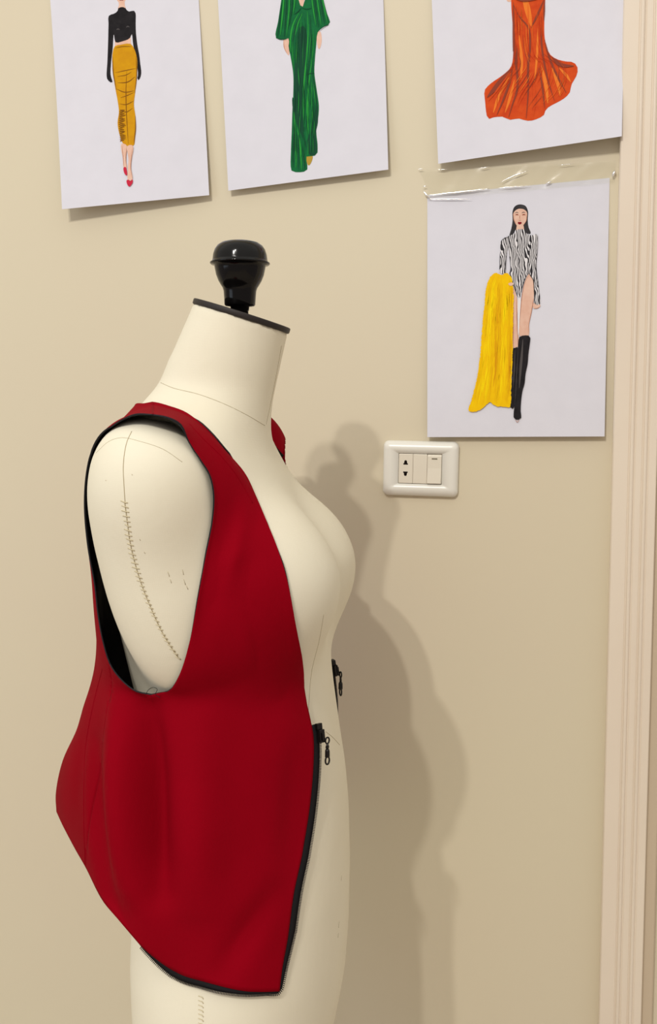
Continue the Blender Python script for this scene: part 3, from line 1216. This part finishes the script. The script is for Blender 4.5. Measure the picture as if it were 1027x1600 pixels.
# dark central folds and bright stripes
a.poly([(470, 150), (500, 140), (515, 250), (503, 380), (490, 480), (492, 620), (500, 720), (470, 640), (445, 520), (445, 420), (452, 300)], dgreen)
a.poly([(545, 640), (568, 560), (572, 650), (560, 720), (568, 800), (560, 826), (530, 832), (515, 760), (530, 700)], dgreen)
a.poly([(436, 520), (455, 560), (480, 640), (500, 730), (512, 800), (500, 760), (470, 690), (440, 600)], dgreen)
for pts, w, m_ in [([(470, 70), (440, 130), (425, 210), (428, 280)], 8, lgreen), ([(480, 80), (455, 140), (440, 210), (435, 260)], 7, dgreen), ([(490, 70), (468, 120), (450, 190)], 6, lgreen),
                   ([(515, 60), (520, 160), (512, 300), (500, 420), (492, 560), (498, 680)], 8, lgreen), ([(530, 80), (535, 200), (525, 330), (512, 460)], 6, dgreen),
                   ([(548, 160), (545, 280), (530, 400), (520, 520), (525, 640)], 5, lgreen), ([(545, 390), (556, 480), (566, 570), (560, 660)], 5, dgreen), ([(510, 400), (530, 395), (552, 392)], 5, dgreen),
                   ([(525, 420), (518, 500), (515, 600), (525, 720)], 7, lgreen), ([(540, 440), (540, 540), (545, 640)], 5, lgreen),
                   ([(445, 600), (450, 700), (455, 800), (455, 900)], 9, lgreen), ([(460, 680), (475, 760), (482, 840), (485, 910)], 8, lgreen), ([(440, 720), (438, 800), (440, 900)], 5, dgreen),
                   ([(468, 720), (468, 800), (470, 910)], 5, dgreen), ([(490, 780), (498, 850), (502, 905)], 6, dgreen), ([(485, 40), (470, 60), (445, 80)], 4, dgreen), ([(486, 44), (510, 50), (540, 45)], 4, dgreen),
                   ([(395, -60), (385, 60), (372, 190)], 8, lgreen), ([(408, -60), (402, 60), (392, 200)], 6, dgreen), ([(422, -60), (418, 60), (405, 195)], 6, lgreen), ([(435, -60), (432, 50), (418, 140)], 6, dgreen), ([(378, 20), (368, 110), (356, 200)], 6, dgreen),
                   ([(450, -60), (448, 20), (440, 80)], 6, lgreen), ([(560, -60), (575, 40), (590, 140)], 6, lgreen), ([(575, -60), (592, 40), (608, 135)], 6, dgreen), ([(590, -40), (608, 50), (624, 128)], 6, lgreen),
                   ([(548, -60), (560, 40), (576, 150)], 6, dgreen), ([(535, -60), (545, 30), (562, 140)], 6, lgreen), ([(350, 206), (380, 212), (412, 208)], 4, dgreen), ([(572, 172), (600, 148), (634, 130)], 4, dgreen)]:
    a.stroke(pts, w, m_)
tones = [dgreen, green, lgreen, ink('mid_green_pencil', (20, 124, 60)), ink('deep_green_pencil', (12, 52, 38))]
for i in range(60):
    u = random.uniform(0.06, 0.94)
    y0 = random.uniform(80, 760)
    y1 = min(y0 + random.uniform(80, 200), 815 + (1 - u) * 70)
    gxx = lambda y, u: (lambda l, r: l + (r - l) * u)(np.interp(y, [60, 170, 300, 500, 700, 910], [446, 424, 428, 442, 434, 432]), np.interp(y, [60, 150, 330, 400, 560, 700, 820, 910], [545, 572, 553, 554, 572, 562, 562, 512]))
    a.stroke([(gxx(y, u), y) for y in np.linspace(y0, y1, 5)], random.uniform(1.5, 3.5), random.choice(tones), same_layer=(i % 20 != 0))
a.build(p2, 'drawn figure in green gown')

# --- 3: orange mermaid gown
S3 = Sheet([(668, -165), (981, -175), (972, 213), (685, 256)], [0.0004, 0.0004, 0.022, 0.012], 1.5)
p3 = build_sheet('fashion_drawing', S3, 'white sheet with drawn orange mermaid gown beside the door casing')
a = Art(S3, 650, 0, 2.724)
a.poly([(386, -12), (400, -20), (408, 4), (398, 9), (388, 4)], skin)
a.poly([(418, -150), (530, -150), (550, -60), (551, 0), (547, 100), (550, 170), (570, 230), (600, 252), (640, 262), (672, 266), (689, 290), (685, 320), (662, 362), (655, 395), (630, 420), (555, 465), (545, 490), (500, 512), (470, 514), (440, 505), (395, 510), (375, 498), (330, 500), (308, 506), (300, 480), (295, 430), (293, 385), (320, 355), (370, 320), (405, 285), (415, 220), (413, 120), (406, 0)], orange, True, 3)
for pts, w, m_ in [([(455, -40), (480, 60), (490, 110)], 26, lorange), ([(440, 150), (450, 260), (448, 340)], 14, lorange), ([(395, 330), (350, 420), (330, 480)], 14, lorange), ([(420, 340), (400, 420), (380, 480)], 12, lorange),
                   ([(535, 280), (555, 370), (562, 440)], 16, lorange), ([(580, 290), (605, 360), (615, 410)], 14, lorange), ([(610, 290), (640, 320), (660, 350)], 12, lorange), ([(520, 120), (515, 250), (505, 350)], 10, lorange), ([(500, 330), (505, 430), (500, 495)], 14, orange),
                   ([(415, 20), (440, 70), (480, 120), (487, 180), (478, 290), (478, 400), (470, 505)], 9, redbr), ([(545, 0), (520, 60), (490, 120)], 9, redbr), ([(535, 70), (535, 180), (545, 260), (565, 350), (590, 430)], 8, redbr),
                   ([(548, 170), (570, 250), (610, 340), (640, 395)], 9, redbr), ([(420, 140), (420, 240), (430, 300), (432, 380), (410, 450), (395, 500)], 9, redbr), ([(412, 270), (405, 330), (375, 420), (345, 490)], 9, redbr),
                   ([(405, 295), (360, 350), (305, 415)], 22, redbr), ([(400, 310), (350, 380), (310, 430)], 8, orange), ([(580, 245), (620, 278), (672, 282)], 16, redbr), ([(415, 10), (416, 120), (414, 220)], 8, redbr), ([(548, 0), (545, 90)], 7, redbr),
                   ([(525, 290), (540, 380), (548, 460)], 7, redbr), ([(410, -10), (455, 4), (545, -10)], 10, redbr)]:
    a.stroke(pts, w, m_)
tones = [lorange, redbr, orange, ink('deep_orange_pencil', (188, 54, 18)), ink('bright_orange_pencil', (220, 96, 30))]
for i in range(70):
    u = random.uniform(0.05, 0.95)
    gl_ = lambda y: np.interp(y, [0, 120, 220, 290, 340, 400, 500], [410, 416, 416, 402, 352, 302, 315])
    gr_ = lambda y: np.interp(y, [0, 100, 170, 240, 270, 340, 400, 450, 490], [547, 545, 549, 578, 655, 672, 645, 585, 540])
    y0 = random.uniform(10, 400)
    y1 = min(y0 + random.uniform(60, 150), 490 - 95 * max(0, u - 0.6) / 0.4)
    if y1 - y0 < 20:
        continue
    a.stroke([(gl_(y) + (gr_(y) - gl_(y)) * u, y) for y in np.linspace(y0, y1, 5)], random.uniform(1.2, 3.0), random.choice(tones), same_layer=(i % 24 != 0))
a.build(p3, 'drawn orange flared gown')

# --- 4: zebra bodysuit and yellow fur
S4 = Sheet([(668, 305), (953, 278), (945, 682), (668, 683)], [0.0004, 0.0004, 0.0080, 0.0080], 1.3)
p4 = build_sheet('fashion_drawing', S4, 'white sheet with drawn figure in zebra bodysuit, yellow fur and black boots')
zeb = bpy.data.materials.new('zebra_ink')
zeb.use_nodes = True
nt = zeb.node_tree
b = nt.nodes['Principled BSDF']
b.inputs['Roughness'].default_value = 0.75
tc = nt.nodes.new('ShaderNodeTexCoord')
mp = nt.nodes.new('ShaderNodeMapping')
mp.inputs['Scale'].default_value = (1.0, 0.0, 0.42)
mp.inputs['Rotation'].default_value = (0, 0.22, 0)
wv = nt.nodes.new('ShaderNodeTexWave')
wv.bands_direction = 'X'
wv.inputs['Scale'].default_value = 150
wv.inputs['Distortion'].default_value = 14
wv.inputs['Detail'].default_value = 1.5
wv.inputs['Detail Scale'].default_value = 0.9
cr = nt.nodes.new('ShaderNodeValToRGB')
cr.color_ramp.elements[0].position = 0.42
cr.color_ramp.elements[0].color = srgb(28, 26, 32)
cr.color_ramp.elements[1].position = 0.54
cr.color_ramp.elements[1].color = srgb(222, 220, 222)
nt.links.new(tc.outputs['Object'], mp.inputs['Vector'])
nt.links.new(mp.outputs['Vector'], wv.inputs['Vector'])
nt.links.new(wv.outputs['Fac'], cr.inputs['Fac'])
nt.links.new(cr.outputs['Color'], b.inputs['Base Color'])
a = Art(S4, 730, 300, 4.2125)
a.poly([(300, 130), (315, 95), (345, 82), (385, 92), (402, 130), (400, 180), (405, 230), (420, 275), (380, 270), (350, 250), (320, 250), (310, 270), (280, 290), (292, 240), (300, 190)], hairm)
a.poly([(305, 130), (320, 118), (350, 110), (385, 120), (396, 140), (394, 170), (388, 195), (372, 218), (347, 233), (325, 218), (312, 195), (305, 170)], skin)
a.poly([(328, 220), (372, 220), (378, 255), (322, 258)], skin, False)
a.poly([(301, 150), (308, 105), (345, 84), (388, 97), (401, 150), (390, 126), (352, 108), (314, 126)], hairm)
for pts, w, m_ in [([(316, 140), (328, 134), (340, 140)], 4, blk), ([(360, 140), (372, 134), (384, 138)], 4, blk), ([(318, 152), (329, 149), (340, 153)], 7, redbr), ([(362, 153), (374, 149), (386, 152)], 7, redbr),
                   ([(350, 150), (347, 170), (349, 180)], 3, skin_line), ([(340, 185), (348, 188), (356, 185)], 2.5, skin_line), ([(306, 140), (308, 180), (325, 218)], 3, skin_line), ([(394, 145), (390, 190), (370, 220)], 3, skin_line)]:
    a.stroke(pts, w, m_)
a.poly([(334, 203), (342, 197), (347, 199), (352, 197), (361, 203), (354, 211), (347, 214), (340, 211)], lips)
a.poly([(303, 620), (325, 680), (333, 720), (331, 850), (337, 1020), (303, 1030), (302, 900), (299, 760)], skin)
a.poly([(340, 690), (350, 690), (347, 900), (336, 950), (334, 850)], white)
a.poly([(408, 540), (432, 575), (444, 620), (442, 670), (425, 780), (410, 860), (403, 950), (348, 948), (345, 880), (352, 780), (362, 680), (380, 595)], skin)
for pts, w in [([(408, 545), (380, 600), (362, 690), (352, 790), (346, 890)], 5), ([(438, 600), (442, 670), (424, 790), (408, 870), (403, 940)], 4), ([(326, 690), (330, 850), (336, 1010)], 5), ([(304, 700), (304, 900), (306, 1020)], 4)]:
    a.stroke(pts, w, skin_line)
a.poly([(438, 732), (478, 738), (483, 752), (465, 766), (438, 766)], skin)
a.stroke([(440, 766), (462, 766), (480, 755)], 3, skin_line)
a.poly([(285, 288), (318, 272), (324, 250), (350, 246), (378, 248), (386, 270), (425, 286), (460, 278), (466, 300), (463, 380), (455, 480), (455, 540), (470, 620), (481, 735), (470, 745), (445, 735), (441, 660), (438, 590), (420, 550), (402, 535), (385, 565), (365, 620), (348, 692), (335, 692), (320, 650), (300, 590), (276, 548), (290, 510), (285, 460), (275, 400), (276, 340)], zeb, True, 3)
a.poly([(219, 335), (238, 308), (284, 290), (278, 340), (264, 400), (256, 460), (252, 536), (219, 534), (217, 450), (221, 400)], zeb, True, 3)
for pts in [[(220, 335), (240, 310), (270, 300), (285, 290)], [(276, 340), (284, 440), (288, 500), (278, 545)], [(462, 280), (466, 310), (462, 390), (455, 490), (470, 620), (480, 735)], [(410, 420), (408, 480), (412, 540), (436, 580), (442, 660), (446, 735)], [(218, 400), (217, 460), (220, 534)], [(262, 400), (256, 460), (252, 534)], [(402, 537), (385, 565), (365, 620), (346, 692)], [(300, 592), (320, 650), (334, 690)], [(425, 300), (415, 360), (410, 420)]]:
    a.stroke(pts, 4, blk)
a.poly([(345, 955), (375, 945), (414, 950), (413, 1000), (405, 1060), (399, 1130), (385, 1200), (379, 1260), (365, 1310), (356, 1380), (353, 1440), (356, 1488), (332, 1500), (310, 1490), (308, 1450), (318, 1380), (325, 1200), (335, 1060), (338, 990)], blk, True, 3)
a.poly([(304, 1030), (336, 1022), (331, 1150), (325, 1300), (312, 1420), (285, 1428), (285, 1380), (295, 1250), (300, 1130)], blk, True, 3)
a.stroke([(368, 970), (362, 1060), (352, 1180), (345, 1290)], 16, dgrey)
a.stroke([(316, 1040), (312, 1150), (304, 1290)], 6, dgrey)
a.stroke([(338, 1030), (330, 1150), (322, 1300), (314, 1400)], 3, dgrey)
a.stroke([(318, 1500), (331, 1514), (346, 1498)], 4, skin_line)
fur = [(165, 545), (190, 535), (225, 545), (265, 535), (285, 555), (298, 580), (303, 640), (307, 700), (304, 850), (301, 1000), (298, 1150), (290, 1300), (282, 1415), (240, 1412), (190, 1410), (150, 1385), (110, 1420), (60, 1445), (22, 1446), (12, 1435), (30, 1370), (60, 1250), (85, 1100), (100, 900), (115, 750), (130, 620)]
a.poly(fur, yel, True, 10, jag=2.6)
def fur_x(yy, u):
    xl = np.interp(yy, [540, 620, 750, 900, 1100, 1250, 1370, 1440], [168, 132, 118, 102, 87, 64, 34, 18])
    xr = np.interp(yy, [540, 580, 700, 1000, 1300, 1415], [280, 297, 303, 299, 289, 281])
    return xl + (xr - xl) * u


fur_tones = [lyel, ink('mid_yellow_pencil', (245, 208, 2)), yel, ink('deep_yellow_pencil', (232, 182, 2)), ink('amber_pencil', (224, 166, 3)), dyel]
for i in range(230):
    u = random.uniform(0.03, 0.97)
    band = np.interp(u, [0, .08, .2, .33, .5, .6, .72, .82, .92, 1], [.55, .35, .05, .3, .85, .6, .1, .3, .75, .9])
    m_ = fur_tones[int(np.clip(round(band * 5 + random.uniform(-0.9, 0.9)), 0, 5))]
    y0 = random.uniform(545, 1300)
    y1 = min(y0 + random.uniform(90, 220), 1395 + max(0, (0.4 - u)) * 70)
    if 0.42 < u < 0.62:
        y1 = min(y1, 1375)
    if y1 - y0 < 30:
        continue
    pts = [(fur_x(yy, u) + random.uniform(-2.5, 2.5), yy) for yy in np.linspace(y0, y1, 4)]
    a.stroke(pts, random.uniform(4, 8), m_, same_layer=(i % 23 != 0))
a.poly([(272, 606), (285, 598), (304, 600), (306, 610), (287, 619)], skin)
a.build(p4, 'drawn figure in zebra print, yellow fur and black boots')

# ------------------------------------------------------------------ clear tape over the top of the lower sheet
STRIP = [(655, 266), (963, 252), (961, 285), (676, 311)]
cs = [on_wall(x, y, 0.0024) for x, y in STRIP]
nu, nv = 40, 8
vs_, fs_ = [], []
for j in range(nv + 1):
    for i in range(nu + 1):
        u, v = i / nu, j / nv
        p = cs[0] * (1 - u) * (1 - v) + cs[1] * u * (1 - v) + cs[2] * u * v + cs[3] * (1 - u) * v
        p.y -= 0.0006 * math.sin(u * 23 + 4 * v) * math.sin(v * 3.1) + 0.0004 * math.sin(u * 57 + v * 9)
        vs_.append(p)
for j in range(nv):
    for i in range(nu):
        a0 = j * (nu + 1) + i
        fs_.append((a0 + nu + 1, a0 + nu + 2, a0 + 1, a0))
tape = link_mesh('clear_tape', vs_, fs_, M['film'])
tag(tape, 'crinkled strip of clear tape along the top of the zebra bodysuit drawing', 'tape')
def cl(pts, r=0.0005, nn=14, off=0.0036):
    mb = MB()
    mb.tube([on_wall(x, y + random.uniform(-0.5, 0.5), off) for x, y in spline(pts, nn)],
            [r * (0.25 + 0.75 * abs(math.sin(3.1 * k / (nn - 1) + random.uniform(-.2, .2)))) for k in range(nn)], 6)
    mb.build('crinkle_glint', M['crinkle_glint'], tape)


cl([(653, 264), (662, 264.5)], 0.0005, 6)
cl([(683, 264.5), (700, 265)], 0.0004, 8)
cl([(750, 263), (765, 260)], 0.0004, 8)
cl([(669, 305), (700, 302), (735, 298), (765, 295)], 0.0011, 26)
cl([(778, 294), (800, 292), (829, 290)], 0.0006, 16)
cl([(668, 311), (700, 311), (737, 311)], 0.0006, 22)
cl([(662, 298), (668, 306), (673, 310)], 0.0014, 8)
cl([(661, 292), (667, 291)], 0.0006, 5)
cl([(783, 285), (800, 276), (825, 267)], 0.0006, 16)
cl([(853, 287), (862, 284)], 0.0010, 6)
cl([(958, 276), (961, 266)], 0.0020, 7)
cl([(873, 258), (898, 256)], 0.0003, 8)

# ------------------------------------------------------------------ wall socket
oc = on_wall(658, 732, 0.0)
pl = bpy.data.objects.new('wall_socket', None)
pl.location = oc
pl.rotation_euler = (0, math.radians(1.0), 0)
COL.objects.link(pl)
tag(pl, 'white wall plate with two pin socket and rocker switch below the zebra drawing', 'wall socket')
w0 = (on_wall(718, 732).x - on_wall(597, 732).x) / 2
h0 = (on_wall(658, 690).z - on_wall(658, 776).z) / 2


def plate_ring(w, hh, r, y, bulge=0.0, n=10):
    out = []
    for (sx, sz, a0) in ((1, 1, 0), (-1, 1, 90), (-1, -1, 180), (1, -1, 270)):
        for k in range(n + 1):
            an = math.radians(a0 + 90 * k / n)
            x, z = sx * (w - r) + r * math.cos(an), sz * (hh - r) + r * math.sin(an)
            x += math.copysign(bulge, x) * (1 - (z / hh) ** 2)
            out.append(V((x, y, z)))
    return out


mb = MB()
rings = [plate_ring(w0 - .002, h0 - .0005, .006, 0, .002), plate_ring(w0 - .002, h0, .006, -.003, .002), plate_ring(w0 - .003, h0 - .0012, .0055, -.0062, .002),
         plate_ring(w0 - .0052, h0 - .0052, .004, -.0084, .0016), plate_ring(w0 - .0075, h0 - .0075, .003, -.0091, .001), plate_ring(.0256, .0178, .0006, -.0092), plate_ring(.0256, .0178, .0006, -.006)]
nn_ = len(rings[0])
vs_ = [p for r in rings for p in r]
fs_ = [(i * nn_ + j, i * nn_ + (j + 1) % nn_, (i + 1) * nn_ + (j + 1) % nn_, (i + 1) * nn_ + j) for i in range(len(rings) - 1) for j in range(nn_)]
fs_.append(tuple(range(nn_))[::-1])
mb.add(vs_, fs_)
fo = mb.build('cover_plate', M['plate'], pl)
mb = MB()
mb.box((0, -.0065, 0), (.0262, .0008, .0184))
mb.build('module_frame', M['gap'], pl, smooth=False)
mw = .0175
for i, nm in enumerate(('socket_module', 'blank_module', 'rocker_switch')):
    mb = MB()
    cx_ = (i - 1) * .0168
    mb.box((cx_, -.0083, 0), (.0083, .0014, .0173))
    if i == 2:
        mb.v[:] = []
        mb.f[:] = []
        mb.mi[:] = []
        x0, x1, z0, z1 = cx_ - .0083, cx_ + .0083, -.0173, .0173
        pr_ = [(-.0070, z0), (-.0112, z0 + .0004), (-.0095, 0.001), (-.0094, z1 - .002), (-.0082, z1), (-.0070, z1)]
        n_ = len(pr_)
        mb.add([(x0, y, z) for y, z in pr_] + [(x1, y, z) for y, z in pr_], [(k, (k + 1) % n_, n_ + (k + 1) % n_, n_ + k) for k in range(n_)] + [tuple(range(n_)), tuple(range(n_, 2 * n_))[::-1]])
    o = mb.build(nm, M['module'], pl, smooth=False)
    bevel(o, .0005, 2)
    if i == 0:
        for zc, flip in ((.0072, 1), (-.0062, -1)):
            mb = MB()
            pg = [(-.0027, -.0026), (.0027, -.0026), (.0027, -.0012), (.0018, -.001), (.0016, .0012), (.0009, .0024), (-.0009, .0024), (-.0016, .0012), (-.0018, -.001), (-.0027, -.0012)]
            n_ = len(pg)
            vv = [(cx_ - .0002 + x, -.00990, zc + flip * z) for x, z in pg] + [(cx_ - .0002 + x, -.0090, zc + flip * z) for x, z in pg]
            mb.add(vv, [tuple(range(n_)), tuple(range(n_, 2 * n_))[::-1]] + [(k, (k + 1) % n_, n_ + (k + 1) % n_, n_ + k) for k in range(n_)])
            mb.build('pin_slot', M['hole'], o, smooth=False)
    if i == 2:
        mb = MB()
        mb.box((cx_, -.00962, .0122), (.0032, .0003, .0005))
        mb.build('switch_mark', M['gap'], o, smooth=False)

# ------------------------------------------------------------------ light
K = FM @ loc(375, 413)


def lamp(name, shadow_px, dist, power, size, col):
    W = on_wall(*shadow_px)
    d = (K - W).normalized()
    L = K + d * dist
    ld = bpy.data.lights.new(name, 'AREA')
    ld.shape = 'DISK'
    ld.size = size
    ld.energy = power
    ld.color = col
    o = bpy.data.objects.new(name, ld)
    COL.objects.link(o)
    o.location = L
    o.rotation_euler = (-(K - L)).to_track_quat('Z', 'Y').to_euler()
    print('LAMP', name, [round(x, 2) for x in L])
    return o


lamp('ceiling_lamp', (558, 703), 3.1, 46, 0.085, (1.0, 0.955, 0.90))
lamp('ceiling_lamp', (515, 738), 2.9, 41, 0.085, (1.0, 0.955, 0.90))

# cool fill added for an assumed, unseen window to the left, behind the camera
ld = bpy.data.lights.new('window_fill', 'AREA')
ld.shape = 'RECTANGLE'
ld.size, ld.size_y = 1.2, 1.4
ld.energy = 17
ld.color = (0.72, 0.86, 1.0)
wl = bpy.data.objects.new('window_fill', ld)
COL.objects.link(wl)
wl.location = (-2.4, -2.0, 1.55)
wl.rotation_euler = (V((-2.4, -2.0, 1.55)) - V((-0.3, -0.3, 1.2))).to_track_quat('Z', 'Y').to_euler()

w = bpy.data.worlds.new('World')
SC.world = w
w.use_nodes = True
nt = w.node_tree
tc = nt.nodes.new('ShaderNodeTexCoord')
sx = nt.nodes.new('ShaderNodeSeparateXYZ')
cr = nt.nodes.new('ShaderNodeValToRGB')
cr.color_ramp.interpolation = 'EASE'
cr.color_ramp.elements[0].position = 0.0
cr.color_ramp.elements[0].color = (0.37, 0.315, 0.29, 1)
cr.color_ramp.elements[1].position = 0.75
cr.color_ramp.elements[1].color = (1.0, 0.96, 0.885, 1)
nt.links.new(tc.outputs['Generated'], sx.inputs[0])
nt.links.new(sx.outputs['Z'], cr.inputs['Fac'])
nt.links.new(cr.outputs['Color'], nt.nodes['Background'].inputs['Color'])
nt.nodes['Background'].inputs['Strength'].default_value = 1.85

vs = SC.view_settings
vs.view_transform = 'Standard'
vs.look = 'None'
vs.gamma = 1.0
vs.exposure = -0.83
vs.use_curve_mapping = False
